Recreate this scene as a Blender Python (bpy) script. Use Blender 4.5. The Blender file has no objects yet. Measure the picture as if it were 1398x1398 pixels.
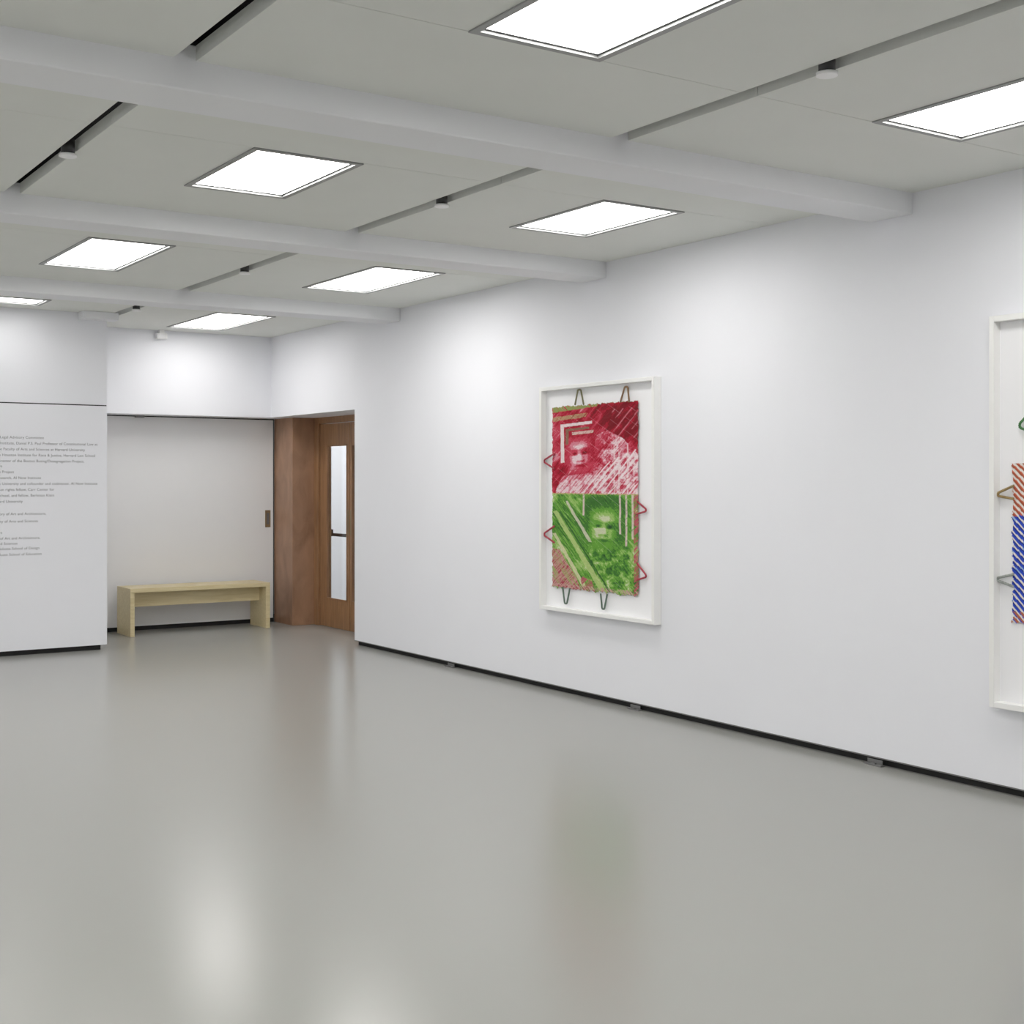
import bpy, bmesh, math, random
import numpy as np
random.seed(3); np.random.seed(3)
S=bpy.context.scene
S.view_settings.view_transform='Standard'
S.view_settings.look='None'
S.view_settings.exposure=0.0
S.view_settings.gamma=1.1

def lin(c):
    c=[v/255.0 for v in c]
    return tuple(v/12.92 if v<=0.04045 else ((v+0.055)/1.055)**2.4 for v in c)

# ---------------------------------------------------------------- materials
def mat(name,rgb,rough=0.5,metal=0.0,noise=0.0,nscale=3.0,bump=0.0,bscale=200.0,spec=0.5,stretch=(1,1,1)):
    m=bpy.data.materials.new(name); m.use_nodes=True
    nt=m.node_tree; b=nt.nodes['Principled BSDF']
    c=lin(rgb)
    b.inputs['Base Color'].default_value=(*c,1)
    b.inputs['Roughness'].default_value=rough
    b.inputs['Metallic'].default_value=metal
    b.inputs['Specular IOR Level'].default_value=spec
    tc=nt.nodes.new('ShaderNodeTexCoord')
    if noise>0:
        mp=nt.nodes.new('ShaderNodeMapping'); mp.inputs['Scale'].default_value=stretch
        n=nt.nodes.new('ShaderNodeTexNoise'); n.inputs['Scale'].default_value=nscale; n.inputs['Detail'].default_value=6
        r=nt.nodes.new('ShaderNodeValToRGB')
        r.color_ramp.elements[0].position=0.3; r.color_ramp.elements[1].position=0.7
        r.color_ramp.elements[0].color=(*[v*(1-noise) for v in c],1)
        r.color_ramp.elements[1].color=(*[min(1,v*(1+noise)) for v in c],1)
        nt.links.new(tc.outputs['Object'],mp.inputs[0]); nt.links.new(mp.outputs[0],n.inputs['Vector'])
        nt.links.new(n.outputs['Fac'],r.inputs[0]); nt.links.new(r.outputs[0],b.inputs['Base Color'])
    return m
def emis(name,rgb,st):
    m=bpy.data.materials.new(name); m.use_nodes=True
    b=m.node_tree.nodes['Principled BSDF']
    b.inputs['Base Color'].default_value=(0.9,0.9,0.9,1)
    b.inputs['Emission Color'].default_value=(*lin(rgb),1); b.inputs['Emission Strength'].default_value=st
    return m
M_wall=mat('white_wall_paint',(238,239,244),0.6,noise=0.01,nscale=1.5,spec=0.3)
M_bwall=mat('bench_wall_paint',(236,236,237),0.5,noise=0.01,nscale=2,spec=0.3)
M_ceil=mat('ceiling_panel_paint',(227,229,224),0.7,noise=0.01,nscale=3,spec=0.2)
M_beam=mat('beam_paint',(236,237,240),0.7,noise=0.01,nscale=3,spec=0.2)
M_black=mat('black_recess',(16,16,16),0.7)
M_plenum=mat('dark_plenum',(5,5,5),0.9)
M_light=emis('light_diffuser',(255,253,250),12.7)
M_light2=emis('light_diffuser_dimmed',(255,253,250),9.5)
M_trim=mat('light_trim_metal',(150,151,150),0.45,metal=0.3)
M_trimd=mat('light_trim_gap',(60,60,60),0.6)
M_frame=mat('frame_white_lacquer',(244,244,242),0.35,noise=0.01,nscale=10)
M_mat=mat('mat_board',(247,247,249),0.8)
M_grey=mat('bracket_metal',(120,120,120),0.4,metal=0.6)
M_dark=mat('dark_fixture',(50,50,50),0.5)
M_brass=mat('brass_plate',(150,130,100),0.35,metal=0.8)
M_white=mat('white_plastic',(246,246,246),0.4)
M_text=mat('text_vinyl',(128,128,131),0.6)

def wood(name,c1,c2,scale,stretch,rough=0.4):
    m=bpy.data.materials.new(name); m.use_nodes=True
    nt=m.node_tree; b=nt.nodes['Principled BSDF']; b.inputs['Roughness'].default_value=rough
    tc=nt.nodes.new('ShaderNodeTexCoord'); mp=nt.nodes.new('ShaderNodeMapping'); mp.inputs['Scale'].default_value=stretch
    n=nt.nodes.new('ShaderNodeTexNoise'); n.inputs['Scale'].default_value=scale; n.inputs['Detail'].default_value=8; n.inputs['Distortion'].default_value=0.6
    r=nt.nodes.new('ShaderNodeValToRGB'); r.color_ramp.elements[0].position=0.32; r.color_ramp.elements[1].position=0.68
    r.color_ramp.elements[0].color=(*lin(c1),1); r.color_ramp.elements[1].color=(*lin(c2),1)
    nt.links.new(tc.outputs['Object'],mp.inputs[0]); nt.links.new(mp.outputs[0],n.inputs['Vector'])
    nt.links.new(n.outputs['Fac'],r.inputs[0]); nt.links.new(r.outputs[0],b.inputs['Base Color'])
    return m
M_bench=wood('birch_wood',(210,192,144),(226,210,166),4,(1,12,12))
M_door=wood('oak_door_wood',(132,94,64),(160,118,82),5,(6,6,0.6),0.35)
M_bronze=wood('bronze_panel',(138,102,78),(170,130,102),3,(2,2,1.0),0.34)
M_floor=mat('grey_epoxy_floor',(149,149,144),0.22)
def glass_mat():
    m=bpy.data.materials.new('door_glass'); m.use_nodes=True
    nt=m.node_tree; nt.nodes.clear()
    o=nt.nodes.new('ShaderNodeOutputMaterial'); mx=nt.nodes.new('ShaderNodeMixShader')
    t=nt.nodes.new('ShaderNodeBsdfTransparent'); t.inputs[0].default_value=(0.86,0.88,0.89,1)
    g=nt.nodes.new('ShaderNodeBsdfGlossy'); g.inputs['Roughness'].default_value=0.03
    mx.inputs[0].default_value=0.10
    nt.links.new(t.outputs[0],mx.inputs[1]); nt.links.new(g.outputs[0],mx.inputs[2]); nt.links.new(mx.outputs[0],o.inputs[0])
    return m
M_glass=glass_mat()

# ---------------------------------------------------------------- builders
def boxes(name,bl,mats,parent=None,bevel=0.0):
    bm=bmesh.new()
    for b in bl:
        x0,x1,y0,y1,z0,z1=b[:6]; mi=b[6] if len(b)>6 else 0
        v=[bm.verts.new(p) for p in ((x0,y0,z0),(x1,y0,z0),(x1,y1,z0),(x0,y1,z0),(x0,y0,z1),(x1,y0,z1),(x1,y1,z1),(x0,y1,z1))]
        for f in ((3,2,1,0),(4,5,6,7),(0,1,5,4),(1,2,6,5),(2,3,7,6),(3,0,4,7)):
            fc=bm.faces.new([v[i] for i in f]); fc.material_index=mi
    me=bpy.data.meshes.new(name); bm.to_mesh(me); bm.free()
    o=bpy.data.objects.new(name,me); S.collection.objects.link(o)
    for m in (mats if isinstance(mats,(list,tuple)) else [mats]): me.materials.append(m)
    if bevel>0:
        md=o.modifiers.new('bevel','BEVEL'); md.width=bevel; md.segments=2; md.limit_method='ANGLE'
    if parent: o.parent=parent
    return o
def empty(name,loc=(0,0,0)):
    e=bpy.data.objects.new(name,None); S.collection.objects.link(e); e.empty_display_size=0.1
    return e

D=5.41; ZC=2.965; ZT=3.5
HB=2.14
XL=-4.12; YB=-4.0
YP=11.6; XP=3.44; YBW=12.88
BH=0.042
boxes('floor',[(XL-0.2,10.2,YB-0.2,14.7,-0.1,0.0)],M_floor)
boxes('wall_right',[(D,D+0.20,YB,10.69,BH,ZT),(D,D+0.20,10.69,12.58,HB,ZT),(D+0.2,6.1,10.49,12.90,HB,ZT),
                    (D+0.2,5.92,10.49,10.69,0.0,HB)],M_wall)
boxes('baseboard_right',[(D+0.03,D+0.19,YB,10.67,0.0,BH)],M_black)
boxes('trim_1',[(D-0.003,D+0.02,YB+0.01,10.69,BH-0.005,BH+0.001)],M_grey)
boxes('wall_bulkhead',[(XP+0.0,D+0.2,12.58,13.1,HB,ZT)],M_wall)
boxes('wall_back',[(XP-0.1,5.56,YBW,YBW+0.15,0.045,HB-0.012),],M_bwall)
boxes('baseboard_back',[(XP-0.1,5.58,YBW+0.03,YBW+0.14,0.0,0.045),(XP-0.1,5.56,YBW+0.02,YBW+0.15,HB-0.012,HB),(5.56,5.578,YBW+0.02,YBW+0.15,0.045,HB)],M_black)
boxes('trim_2',[(4.09,4.17,YBW-0.05,YBW+0.0,HB-0.022,HB-0.001)],M_grey)
boxes('wall_partition',[(XL,XP,YP+0.02,YP+0.3,2.160,ZT),(XL,XP-0.005,YP,YP+0.3,0.045,2.15),(XP-0.25,XP-0.02,YP+0.3,13.03,0.0,ZT)],M_wall)
boxes('baseboard_partition',[(XL,XP-0.05,YP+0.04,YP+0.28,0.0,0.045),(XL,XP-0.006,YP+0.012,YP+0.28,2.15,2.160)],M_black)
boxes('wall_left',[(XL-0.2,XL,YB,YP+0.3,0,ZT)],M_wall)
boxes('wall_front',[(XL-0.2,D+0.2,YB-0.2,YB,0,ZT)],M_wall)
boxes('beam_stub',[(3.19,3.50,YP-0.13,YP+0.02,2.90,ZC-0.001)],M_beam,bevel=0.003)

# ---------------------------------------------------------------- ceiling
bays=[(-4.0,-3.2,None),(-2.93,-0.66,(-2.34,-1.46)),(-0.39,1.88,(0.20,1.09)),(2.15,4.42,(2.75,3.63)),
      (4.69,6.965,(5.42,6.31)),(7.235,9.83,(7.97,9.16)),(10.10,12.58,(10.94,12.24))]
cells=[(XL,-2.30,(-3.51,-2.97)),(-2.22,-0.38,(-1.59,-1.05)),(-0.30,1.54,(0.33,0.87)),(1.62,3.46,(2.25,2.79)),(3.55,D,(4.19,4.75))]
seamfar=[3.63,1.09,-1.46]
pan=[];g=0.0035;lights=[]
for (y0,y1,ly) in bays:
    for ci,(x0,x1,lx) in enumerate(cells):
        yy1=y1; l=ly
        if y0>10 and ci<4:
            yy1=YP+0.02; l=(10.94,11.33)
        if l is None:
            pan.append((x0,x1,y0,yy1,ZC,ZC+0.055)); continue
        far = ly[1] in seamfar
        gn = 0 if far else g
        gf = g if far else 0
        a,b=lx; c,d=l
        pan.append((x0,x1,y0,c-gn,ZC,ZC+0.055))
        pan.append((x0,a,c,d,ZC,ZC+0.055)); pan.append((b,x1,c,d,ZC,ZC+0.055))
        pan.append((x0,x1,d+gf,yy1,ZC,ZC+0.055))
        lights.append((a,b,c,d))
boxes('ceiling',pan,M_ceil)
boxes('ceiling_slab',[(XL-0.2,6.1,YB-0.2,13.1,ZT,ZT+0.1)],M_plenum)
for i,yb in enumerate((-3.2,-0.66,1.88,4.42,6.965,9.83)):
    boxes('ceiling_beam',[(XL,D,yb,yb+0.27,2.857,3.02,0),(XL,D,yb+0.01,yb+0.26,3.02,ZT,1)],[M_beam,M_plenum],bevel=0.006)
for (a,b,c,d) in lights:
    t=0.028; e=0.010
    bl=[(a+t+e,b-t-e,c+t+e,d-t-e,ZC+0.006,ZC+0.03,0)]
    bl+=[(a,a+t,c,d,ZC-0.006,ZC+0.04,1),(b-t,b,c,d,ZC-0.006,ZC+0.04,1),(a+t,b-t,c,c+t,ZC-0.006,ZC+0.04,1),(a+t,b-t,d-t,d,ZC-0.006,ZC+0.04,1)]
    bl+=[(a+t,a+t+e,c+t,d-t,ZC+0.004,ZC+0.04,2),(b-t-e,b-t,c+t,d-t,ZC+0.004,ZC+0.04,2),(a+t+e,b-t-e,c+t,c+t+e,ZC+0.004,ZC+0.04,2),(a+t+e,b-t-e,d-t-e,d-t,ZC+0.004,ZC+0.04,2)]
    boxes('ceiling_light_panel',bl,[M_light2 if c>10 else M_light,M_trim,M_trimd])

def cyl(bm,c,r0,r1,z0,z1,mi,n=32):
    lo=[bm.verts.new((c[0]+r0*math.cos(2*math.pi*i/n),c[1]+r0*math.sin(2*math.pi*i/n),z0)) for i in range(n)]
    hi=[bm.verts.new((c[0]+r1*math.cos(2*math.pi*i/n),c[1]+r1*math.sin(2*math.pi*i/n),z1)) for i in range(n)]
    for i in range(n):
        f=bm.faces.new((lo[i],lo[(i+1)%n],hi[(i+1)%n],hi[i])); f.material_index=mi; f.smooth=True
    f=bm.faces.new(lo[::-1]); f.material_index=mi
    f=bm.faces.new(hi); f.material_index=mi
for (x,y) in ((3.505,3.24),(3.505,5.92),(1.58,5.92),(3.505,8.61),(3.505,0.6),(1.58,0.6),(1.58,8.61),(3.505,11.0)):
    bm=bmesh.new()
    cyl(bm,(x,y),0.038,0.038,2.933,2.945,0)
    cyl(bm,(x,y),0.030,0.030,2.945,3.01,1)
    cyl(bm,(x,y),0.012,0.012,3.01,ZT,1,12)
    me=bpy.data.meshes.new('ceiling_spotlight'); bm.to_mesh(me); bm.free()
    me.materials.append(M_white); me.materials.append(M_dark)
    o=bpy.data.objects.new('ceiling_spotlight',me); S.collection.objects.link(o)
boxes('motion_sensor',[(4.19,4.29,12.50,12.56,2.875,2.93),(4.215,4.265,12.51,12.55,2.93,ZC),(4.20,4.28,12.495,12.50,2.882,2.922,1)],[M_white,M_bwall],bevel=0.004)

# ---------------------------------------------------------------- door bay
XD=5.84
boxes('trim_3',[(5.58,5.90,12.43,12.90,0.0,HB)],M_bronze,bevel=0.004)
def door(name,ya,yb,sa,sb,plate_y):
    e=empty(name)
    ZD=HB-0.07; y0=ya+sa; y1=yb-sb
    boxes('stiles',[(XD,XD+0.05,ya,y0,0.003,ZD),(XD,XD+0.05,y1,yb,0.003,ZD),(XD,XD+0.05,y0,y1,0.003,0.29),(XD,XD+0.05,y0,y1,1.85,ZD)],M_door,e,0.003)
    boxes('beads',[(XD-0.006,XD+0.004,y0,y0+0.012,0.29,1.85),(XD-0.006,XD+0.004,y1-0.012,y1,0.29,1.85),(XD-0.006,XD+0.004,y0,y1,0.29,0.302),(XD-0.006,XD+0.004,y0,y1,1.838,1.85)],M_door,e)
    boxes('glass_pane',[(XD+0.02,XD+0.028,y0,y1,0.29,1.85)],M_glass,e)
    boxes('push_plate',[(XD-0.004,XD,plate_y-0.016,plate_y+0.016,0.95,1.2)],M_brass,e,0.001)
    boxes('panic_bar',[(XD+0.09,XD+0.13,ya+0.05,yb-0.05,0.92,0.95),(XD+0.05,XD+0.09,ya+0.07,ya+0.12,0.92,0.99),(XD+0.05,XD+0.09,yb-0.12,yb-0.07,0.92,0.99)],M_black,e)
door('door_1',11.655,12.32,0.045,0.16,11.677)
door('door_2',10.80,11.645,0.16,0.045,11.622)
boxes('trim_4',[(XD-0.02,XD+0.06,12.325,12.43,0.0,HB),(XD-0.02,XD+0.06,10.69,10.795,0.0,HB),(XD-0.02,XD+0.06,10.795,12.325,HB-0.065,HB)],M_door,bevel=0.003)
boxes('wall_hall',[(9.9,10.1,8.5,14.5,0,3.0),(5.9,10.1,14.4,14.6,0,3.0),(6.1,10.1,8.3,8.5,0,3.0),(5.92,6.1,8.3,10.69,0,3.0),(5.905,5.95,12.45,14.6,0,3.0)],M_wall)
boxes('ceiling_hall',[(5.91,10.1,8.3,14.6,3.0,3.1)],M_ceil)
boxes('ceiling_light_panel',[(6.8,8.2,11.4,13.8,2.97,2.995,0),(6.77,8.23,11.37,11.4,2.96,2.999,1),(6.77,8.23,13.8,13.83,2.96,2.999,1),(6.77,6.8,11.4,13.8,2.96,2.999,1),(8.2,8.23,11.4,13.8,2.96,2.999,1)],[M_light2,M_trim])
lp=empty('door_pull_plate')
boxes('plate',[(5.47,5.53,YBW-0.004,YBW,1.0,1.18)],M_brass,lp,0.001)
boxes('cup',[(5.485,5.515,YBW-0.006,YBW-0.003,1.03,1.15)],M_grey,lp)

# ---------------------------------------------------------------- bench
be=empty('wooden_bench')
bx0,bx1,by0,by1=3.886,5.31,12.375,12.79
boxes('seat',[(bx0,bx1,by0,by1,0.42,0.46)],M_bench,be,0.002)
boxes('leg_1',[(bx0,bx0+0.042,by0,by1,0.0,0.4195)],M_bench,be,0.002)
boxes('leg_2',[(bx1-0.042,bx1,by0,by1,0.0,0.4195)],M_bench,be,0.002)
boxes('apron',[(bx0+0.042,bx1-0.042,12.55,12.585,0.27,0.4195)],M_bench,be,0.001)

for y in (8.98,6.65,4.66):
    boxes('wall_base_clip',[(D-0.03,D-0.0,y-0.06,y+0.06,0.0,0.008),(D-0.008,D-0.004,y-0.05,y+0.05,0.008,0.03),(D-0.028,D-0.012,y-0.015,y+0.015,0.008,0.014)],M_grey,bevel=0.001)

# ---------------------------------------------------------------- wall text
f=1785.0;cs,sn=0.832,0.555
wt=empty('wall_text')
lines=[(597,60,'This exhibition was organized with the support of the General Health Legal Advisory Committee'),
(605,133,'Tomiko Brown, dean, Harvard Radcliffe Institute, Daniel P.S. Paul Professor of Constitutional Law at'),
(613,116,'Harvard Law School and professor of history in the Faculty of Arts and Sciences at Harvard University'),
(621,130,'Executive Director, Charles Hamilton Houston Institute for Race & Justice, Harvard Law School'),
(629,115,'Project coordinator and director of the Boston Busing/Desegregation Project,'),
(636,3,'Advisors and Fellows'),
(644,19,'Founder of the Justice in Time Project'),
(652,56,'Director of policy research, AI Now Institute'),
(660,133,'Associate professor at New York University and cofounder and codirector, AI Now Institute'),
(668,74,'Technology and human rights fellow, Carr Center for'),
(676,74,'Harvard Kennedy School, and fellow, Berkman Klein'),
(684,31,'Center at Harvard University'),
(701,63,'Professor of History of Art and Architecture,'),
(711,52,'Faculty of Arts and Sciences'),
(726,3,'Student Curators'),
(734,55,'Department of History of Art and Architecture,'),
(741,24,'Faculty of Arts and Sciences'),
(748,54,'Student, Harvard Graduate School of Design'),
(756,57,'Student, Harvard Graduate School of Education')]
for i,(py,px,s) in enumerate(lines):
    r=(px-699)/f; zc=YP/(cs-sn*r); X=zc*(cs*r+sn)
    rz=(40-699)/f; zz=YP/(cs-sn*rz); Z=1.5-(py+2-655)*zz/f
    cu=bpy.data.curves.new('line_%d'%(i+1),'FONT'); cu.body=s; cu.size=0.032; cu.align_x='RIGHT'; cu.extrude=0.0002; cu.space_character=1.04
    o=bpy.data.objects.new('line_%d'%(i+1),cu); S.collection.objects.link(o)
    o.location=(X,YP-0.0012,Z); o.rotation_euler=(math.pi/2,0,0); o.parent=wt
    cu.materials.append(M_text)

# ---------------------------------------------------------------- artworks
def vnoise(x,y,seed=0):
    R=np.random.RandomState(seed).rand(64,64)
    xi=np.floor(x).astype(int); yi=np.floor(y).astype(int); fx=x-xi; fy=y-yi
    fx=fx*fx*(3-2*fx); fy=fy*fy*(3-2*fy)
    a=R[xi%64,yi%64]; b=R[(xi+1)%64,yi%64]; c=R[xi%64,(yi+1)%64]; d=R[(xi+1)%64,(yi+1)%64]
    return (a*(1-fx)+b*fx)*(1-fy)+(c*(1-fx)+d*fx)*fy
def fb(x,y,s=0): return 0.5*vnoise(x,y,s)+0.3*vnoise(2.1*x,2.1*y,s+1)+0.2*vnoise(4.3*x,4.3*y,s+2)
def rot(x,y,a):
    a=math.radians(a); return x*math.cos(a)+y*math.sin(a), -x*math.sin(a)+y*math.cos(a)
def inpoly(x,y,P):
    m=np.zeros(x.shape,bool); n=len(P)
    for i in range(n):
        x0,y0=P[i]; x1,y1=P[(i+1)%n]
        if y0==y1: continue
        c=((y0>y)!=(y1>y))&(x<(x1-x0)*(y-y0)/(y1-y0)+x0); m^=c
    return m
def seg(x,y,x0,y0,x1,y1,w):
    dx,dy=x1-x0,y1-y0; t=np.clip(((x-x0)*dx+(y-y0)*dy)/(dx*dx+dy*dy),0,1)
    return np.hypot(x-x0-t*dx,y-y0-t*dy)<w
def G(x,y,cx,cy,sx,sy,ang=0,p=2.0):
    u,v=rot(x-cx,y-cy,ang); return np.exp(-0.5*(np.abs(u/sx)**p+np.abs(v/sy)**p))
def portrait(x,y,cx,cy,s,tilt=0,hair=1.0):
    u,v=rot(x-cx,y-cy,tilt); u=u/s; v=v/s
    hairm=G(u,v,0.05,-0.35,1.3,1.45,0,4); face=G(u,v,0,0.12,0.86,1.2,0,4)
    t=0.06*np.ones_like(u)+0.14*fb(u*3,v*5,91)
    ft=0.60+0.20*G(u,v,-0.38,0.38,0.3,0.35)+0.22*G(u,v,0.2,-0.62,0.5,0.25)+0.12*G(u,v,0.42,0.4,0.22,0.3)
    ft+=0.22*G(u,v,-0.03,0.2,0.10,0.33)-0.32*G(u,v,0.85,0.3,0.34,1.0)-0.14*G(u,v,-0.95,0.3,0.2,0.9)
    for ex in (-0.38,0.38):
        ft-=0.36*G(u,v,ex,-0.10,0.24,0.13)+0.26*G(u,v,ex,-0.36,0.28,0.08,-8*np.sign(ex))
        ft+=0.18*G(u,v,ex,0.12,0.2,0.06)
        ft-=0.34*G(u,v,ex,-0.07,0.10,0.08)
    ft-=0.34*G(u,v,-0.14,0.52,0.11,0.06)+0.34*G(u,v,0.14,0.52,0.11,0.06)+0.18*G(u,v,0.24,0.25,0.09,0.3)
    ft-=0.5*G(u,v,0,0.83,0.32,0.08)+0.22*G(u,v,0,0.96,0.24,0.06); ft+=0.14*G(u,v,0,0.73,0.2,0.03)-0.22*G(u,v,0,1.1,0.25,0.05)
    t=t*(1-face)+ft*face
    return t,np.clip(np.maximum(hairm*hair,face),0,1),face
def posterize(t,pal,gr):
    n=len(pal); q=np.clip((t+0.22*(gr-0.5))*n,0,n-1e-3); i=np.floor(q).astype(int); fr=q-i
    fr=np.clip((fr-0.35)/0.3,0,1)
    P=np.array(pal,float); j=np.clip(i+1,0,n-1)
    return P[i]*(1-fr[...,None])+P[j]*fr[...,None]

def paint1(x,y):
    up=y<(677+1.5*(fb(x/5,y*0,3)-.5))
    wx=x+2.0*(fb(x/5,y/5,11)-.5); wy=y+2.0*(fb(x/5,y/5,21)-.5)
    gr=fb(x/0.9,y/0.9,77)
    u,v=rot(x,y,-50); hatch=fb(u/14,v/0.9,31); hatchB=fb(u/30,v/3.2,33)
    u2,v2=rot(x,y,52); hatch2=fb(u2/16,v2/1.0,41); hatch2B=fb(u2/30,v2/3.5,43)
    T=0.42+0.60*(fb(x/16,y/16,51)-.5)+0.6*(hatchB-.5)
    T=T-0.42*np.clip(G(wx,wy,853,582,25,34,0,4),0,1)
    T=T-0.18*G(wx,wy,765,662,14,16)-0.2*G(wx,wy,800,560,30,9)
    body=inpoly(wx,wy,[(770,652),(812,648),(826,660),(828,679),(758,679)])
    T=np.where(body,0.68+0.5*(hatch-.5)+0.7*(fb(x/6,y/6,53)-.5),T)
    fig=inpoly(wx,wy,[(816,596),(832,588),(852,600),(874,626),(874,679),(816,679),(814,640)])
    T=np.where(fig,0.62+1.1*(fb(x/6,y/6,57)-.5)+0.3*(hatch-.5),T)
    p,c,f2=portrait(wx,wy,795,621,18.5,-6); T=T*(1-c)+(p+0.03)*c
    T=T+0.36*(hatch-.5)*(1-0.65*f2)
    red=posterize(T,[(116,0,18),(158,6,34),(190,50,72),(210,124,140),(232,204,210)],gr)
    L=0.48+0.8*(fb(x/13,y/13,61)-.5)+0.4*(hatch2B-.5)
    sh=inpoly(wx,wy,[(756,690),(776,686),(798,712),(808,766),(790,772),(756,735)]); L=np.where(sh,0.34+0.5*(hatch2-.5),L)
    bd=inpoly(wx,wy,[(812,746),(846,742),(864,754),(874,784),(874,818),(812,818),(804,776)])
    L=np.where(bd,0.42+1.0*(fb(x/6,y/6,67)-.5),L)
    hr=G(wx,wy,829,713,25,31,0,5); L=L*(1-hr)+0.10*hr
    p,c,f3=portrait(wx,wy,828,724,21,4); L=L*(1-c)+(p+0.04)*c
    L=L+0.34*(hatch2-.5)*(1-0.65*f3)
    grn=posterize(L,[(30,66,32),(56,108,40),(92,152,50),(144,184,94),(200,206,168)],gr)
    C=np.where(up[...,None],red,grn)
    def put(m,c,a=1.0):
        m=np.asarray(m,float)*a
        for k in range(3): C[...,k]=C[...,k]*(1-m)+c[k]*m
    put(inpoly(x,wy,[(756,551),(822,547),(818,554),(756,559)])&(hatch2>.35),(136,146,80))
    put(inpoly(x,wy,[(756,566),(806,562),(803,568),(756,572)])&(hatch>.35),(172,160,110),.8)
    put(inpoly(x,y,[(767,577),(812,574),(812,578),(772,581),(773,632),(768,633)]),(228,208,210))
    put(inpoly(x,y,[(775,584),(808,582),(808,585),(779,587),(779,606),(775,607)]),(130,92,74))
    put(inpoly(x,y,[(784,589),(814,587),(814,591),(784,593)])&(hatch>.3),(214,178,170))
    for k in range(9):
        x0=798+k*9; put(seg(x,y,x0,677,x0+38+2*k,632-5*k,0.8+.35*(k%3))&(hatchB>.42)&up&(f2<.5),(240,226,228),.9)
    for k in range(6):
        x0=812+k*11; put(seg(x,y,x0,600,x0+30,560,.7)&(hatchB>.50)&up,(206,120,130),.8)
    for k in range(4):
        x0=760+k*13; put(seg(x,y,x0,672,x0+26,640,.7)&(hatchB>.46)&up&(f2<.5),(226,180,186),.8)
    for x0,h in ((799,708),(848,732),(856,748),(864,738)):
        put((x>x0)&(x<x0+2.4)&(~up)&(y<h)&(hatch>.3),(222,196,192),.9)
    for x0,h in ((841,610),(847,620),(858,610),(866,630)):
        put((x>x0)&(x<x0+1.8)&(y>h)&(y<677)&(hatch>.35),(236,214,216),.8)
    put(inpoly(wx,y,[(756,704),(762,702),(833,815),(824,815)])&(hatch2B>.25),(176,198,120),.9)
    put(inpoly(wx,y,[(765,704),(767,703),(838,814),(836,815)]),(40,84,36),.8)
    put(inpoly(wx,y,[(756,736),(760,735),(806,812),(800,812)])&(hatch2B>.3),(206,204,160),.9)
    put(inpoly(wx,y,[(774,688),(778,688),(812,745),(807,745)])&(hatch2B>.3),(212,206,184),.85)
    pb=inpoly(wx,wy,[(753,756),(766,760),(790,796),(798,818),(753,812)])
    put(pb&(hatch<.62),(190,140,132)); put(pb&(hatch>.53),(160,58,72)); put(pb&(hatch2>.56),(150,160,96))
    put(inpoly(wx,wy,[(796,794),(812,800),(818,820),(800,820)])&(hatch>.45),(174,90,96))
    put((~up)&(wx>867)&(hatch>.46),(178,80,92)); put((~up)&(wy>808)&(hatch2>.5),(190,150,140)); put(up&(wy<551)&(hatch2>.5),(176,150,120))
    put((np.abs(y-677.5)<0.8)&(hatch>.45),(196,168,120))
    put((np.mod(u,14)<0.5)&(hatch2B>.5),(232,220,214),.35)
    return np.clip(C*(.93+.14*gr)[...,None],0,255)

def paint2(x,y):
    C=np.zeros(x.shape+(3,))
    def put(m,c,a=1.0):
        m=np.asarray(m,float)*a
        for k in range(3): C[...,k]=C[...,k]*(1-m)+c[k]*m
    u,v=rot(x,y,42)
    n=fb(x/12,y/12,5); st=np.mod(v+2.0*n,7.0)
    put(y<1e9,(226,220,214))
    top=y<700+8*n
    put(top&(st<4.0),(156,70,44)); put(top&(st<1.6),(196,92,66))
    put((~top)&(st<4.8),(36,64,184)); put((~top)&(st<1.6),(26,36,126))
    put((y<600)&(st<3.8),(176,40,60)); put((y<600)&(st<1.5),(60,130,70))
    put((~top)&(n>.62)&(st>4.8),(150,180,220)); put((y>835)&(st<3.5),(170,90,60))
    gr=.88+.24*fb(x/1.3,y/1.3,78)
    return np.clip(C*gr[...,None],0,255)

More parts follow.
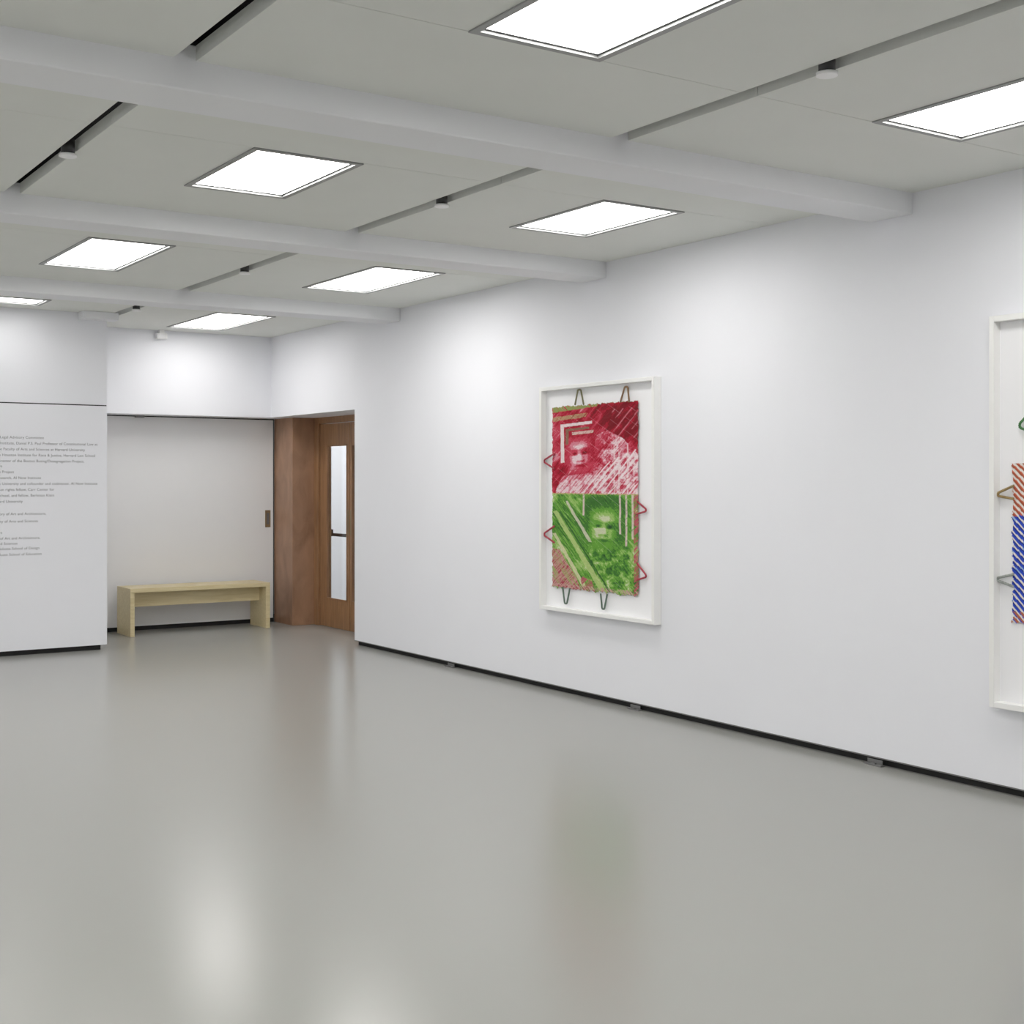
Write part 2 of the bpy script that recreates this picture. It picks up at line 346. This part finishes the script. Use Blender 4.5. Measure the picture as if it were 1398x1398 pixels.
def srgb2lin(a):
    a=a/255.0; return np.where(a<=0.04045,a/12.92,((a+0.055)/1.055)**2.4)
def art_mat(name):
    m=bpy.data.materials.new(name); m.use_nodes=True
    nt=m.node_tree; b=nt.nodes['Principled BSDF']
    a=nt.nodes.new('ShaderNodeVertexColor'); a.layer_name='pigment'
    nt.links.new(a.outputs['Color'],b.inputs['Base Color']); b.inputs['Roughness'].default_value=0.7
    b.inputs['Specular IOR Level'].default_value=0.2
    return m
def paper(name,ya,w,zt,h,px0,pw,py0,ph,fn,nx,ny,parent,shape=None):
    s=np.linspace(0,1,nx); t=np.linspace(0,1,ny)
    Sg,T=np.meshgrid(s,t)
    x=px0+pw*Sg; y=py0+ph*T
    col=srgb2lin(fn(x,y))
    dep=0.006*fb(x/14,y/14,61)+0.0015*fb(x/2,y/2,62)
    V=np.stack([D-0.022-dep,ya-w*Sg,zt-h*T],-1).reshape(-1,3)
    el=0.012*vnoise(t*60,t*0,71)+0.006*vnoise(t*170,t*0,72); er=0.012*vnoise(t*55,t*0,73)+0.006*vnoise(t*150,t*0,74)
    et=0.008*vnoise(s*50,s*0,75)+0.004*vnoise(s*150,s*0,70); eb=0.014*vnoise(s*40,s*0,76)+0.006*vnoise(s*120,s*0,79)
    ok=(Sg>el[:,None])&(Sg<1-er[:,None])&(T>et[None,:])&(T<1-eb[None,:])
    if shape is not None: ok&=shape(x,y)
    F=[]
    for j in range(ny-1):
        for i in range(nx-1):
            if ok[j,i]: F.append((j*nx+i,(j+1)*nx+i,(j+1)*nx+i+1,j*nx+i+1))
    me=bpy.data.meshes.new(name); me.from_pydata(V.tolist(),[],F)
    ca=me.color_attributes.new('pigment','FLOAT_COLOR','POINT')
    cc=np.ones((nx*ny,4),np.float32); cc[:,:3]=col.reshape(-1,3); ca.data.foreach_set('color',cc.ravel())
    o=bpy.data.objects.new(name,me); S.collection.objects.link(o); me.materials.append(art_mat(name+'_pigment')); o.parent=parent
    for p in me.polygons: p.use_smooth=True
    return o
def cord(name,pts,rgb,parent,rad=0.0065):
    P=np.array(pts,float)
    L=np.r_[0,np.cumsum(np.hypot(*np.diff(P,axis=0).T))]
    n=max(24,int(L[-1]/0.004)); q=np.linspace(0,L[-1],n)
    Y=np.interp(q,L,P[:,0]); Z=np.interp(q,L,P[:,1])
    k=np.ones(5)/5; Yp=np.convolve(np.pad(Y,2,'edge'),k,'valid'); Zp=np.convolve(np.pad(Z,2,'edge'),k,'valid')
    cu=bpy.data.curves.new(name,'CURVE'); cu.dimensions='3D'; cu.bevel_depth=rad*0.62; cu.bevel_resolution=2
    tx=np.gradient(Yp); tz=np.gradient(Zp); ln=np.hypot(tx,tz)+1e-9; nx_,nz_=-tz/ln,tx/ln
    for ph in (0,math.pi):
        a=q/0.018*2*math.pi+ph
        sp=cu.splines.new('POLY'); sp.points.add(n-1)
        for i in range(n):
            sp.points[i].co=(D-0.034+0.5*rad*math.sin(a[i]), Yp[i]+0.5*rad*math.cos(a[i])*nx_[i], Zp[i]+0.5*rad*math.cos(a[i])*nz_[i],1)
    cu.materials.append(mat(name+'_yarn',rgb,0.8,noise=0.25,nscale=120))
    o=bpy.data.objects.new(name,cu); S.collection.objects.link(o); o.parent=parent
def frame(y0,y1,z0,z1,parent,d=0.061,fw=0.026):
    boxes('frame',[(D-d,D-0.001,y0,y0+fw,z0,z1),(D-d,D-0.001,y1-fw,y1,z0,z1),(D-d,D-0.001,y0+fw,y1-fw,z1-fw,z1),(D-d,D-0.001,y0+fw,y1-fw,z0,z0+fw)],M_frame,parent,0.002)
    boxes('backing',[(D-0.014,D-0.002,y0+fw,y1-fw,z0+fw,z1-fw)],M_mat,parent)
def wp(px,py,X=D-0.034):
    r=(px-699)/f; zc=X/(cs*r+sn); return (zc*(cs-sn*r), 1.5-(py-655)*zc/f)

a1=empty('framed_artwork')
frame(6.396,7.67,0.578,2.157,a1)
paper('collage_print',7.566,0.975,2.022,1.292,754,119,549,268,paint1,340,450,a1)
olive=(120,116,84); red=(168,58,72); teal=(92,112,98)
for i,(pts,c) in enumerate([
  ([(785,553),(789,532),(793,532),(797,553)],olive),([(847,549),(853,528),(857,528),(859,549)],(130,100,70)),
  ([(757,619),(743,628),(743,631),(757,640)],red),([(757,718),(743,728),(743,731),(757,741)],red),
  ([(869,684),(882,695),(882,698),(869,702)],red),([(869,768),(882,785),(882,788),(869,792)],red),
  ([(768,801),(771,824),(774,824),(778,803)],teal),([(820,810),(822,831),(825,832),(829,811)],teal)]):
    cord('cord_loop_%d'%(i+1),[wp(*p) for p in pts],c,a1)

a2=empty('framed_artwork')
frame(2.45,3.923,0.418,2.278,a2,fw=0.028)
paper('collage_print',3.83,1.13,2.14,1.325,1381,328,470,384,paint2,260,300,a2,
      shape=lambda x,y:(x>1381+np.where(y<632,22+8*fb(x/20,y/20,9),0)))
for i,(pts,c) in enumerate([
  ([(1404,566),(1392,578),(1392,584),(1404,588)],(70,120,70)),
  ([(1384,663),(1362,673),(1362,677),(1384,681)],(150,126,80)),
  ([(1384,784),(1361,789),(1361,792),(1384,801)],(150,155,150))]):
    cord('cord_loop_%d'%(i+1),[wp(*p) for p in pts],c,a2)

# ---------------------------------------------------------------- world + camera
w=bpy.data.worlds.new('world'); S.world=w; w.use_nodes=True
w.node_tree.nodes['Background'].inputs[0].default_value=(0.5,0.52,0.55,1); w.node_tree.nodes['Background'].inputs[1].default_value=0.2
cam=bpy.data.cameras.new('camera'); co=bpy.data.objects.new('camera',cam); S.collection.objects.link(co)
co.location=(0,0,1.5); co.rotation_euler=(math.pi/2,0,-math.atan2(0.555,0.832))
cam.sensor_width=36; cam.lens=36*1785/1398; cam.shift_y=-44/1398.0; cam.clip_start=0.05; cam.clip_end=100
S.camera=co
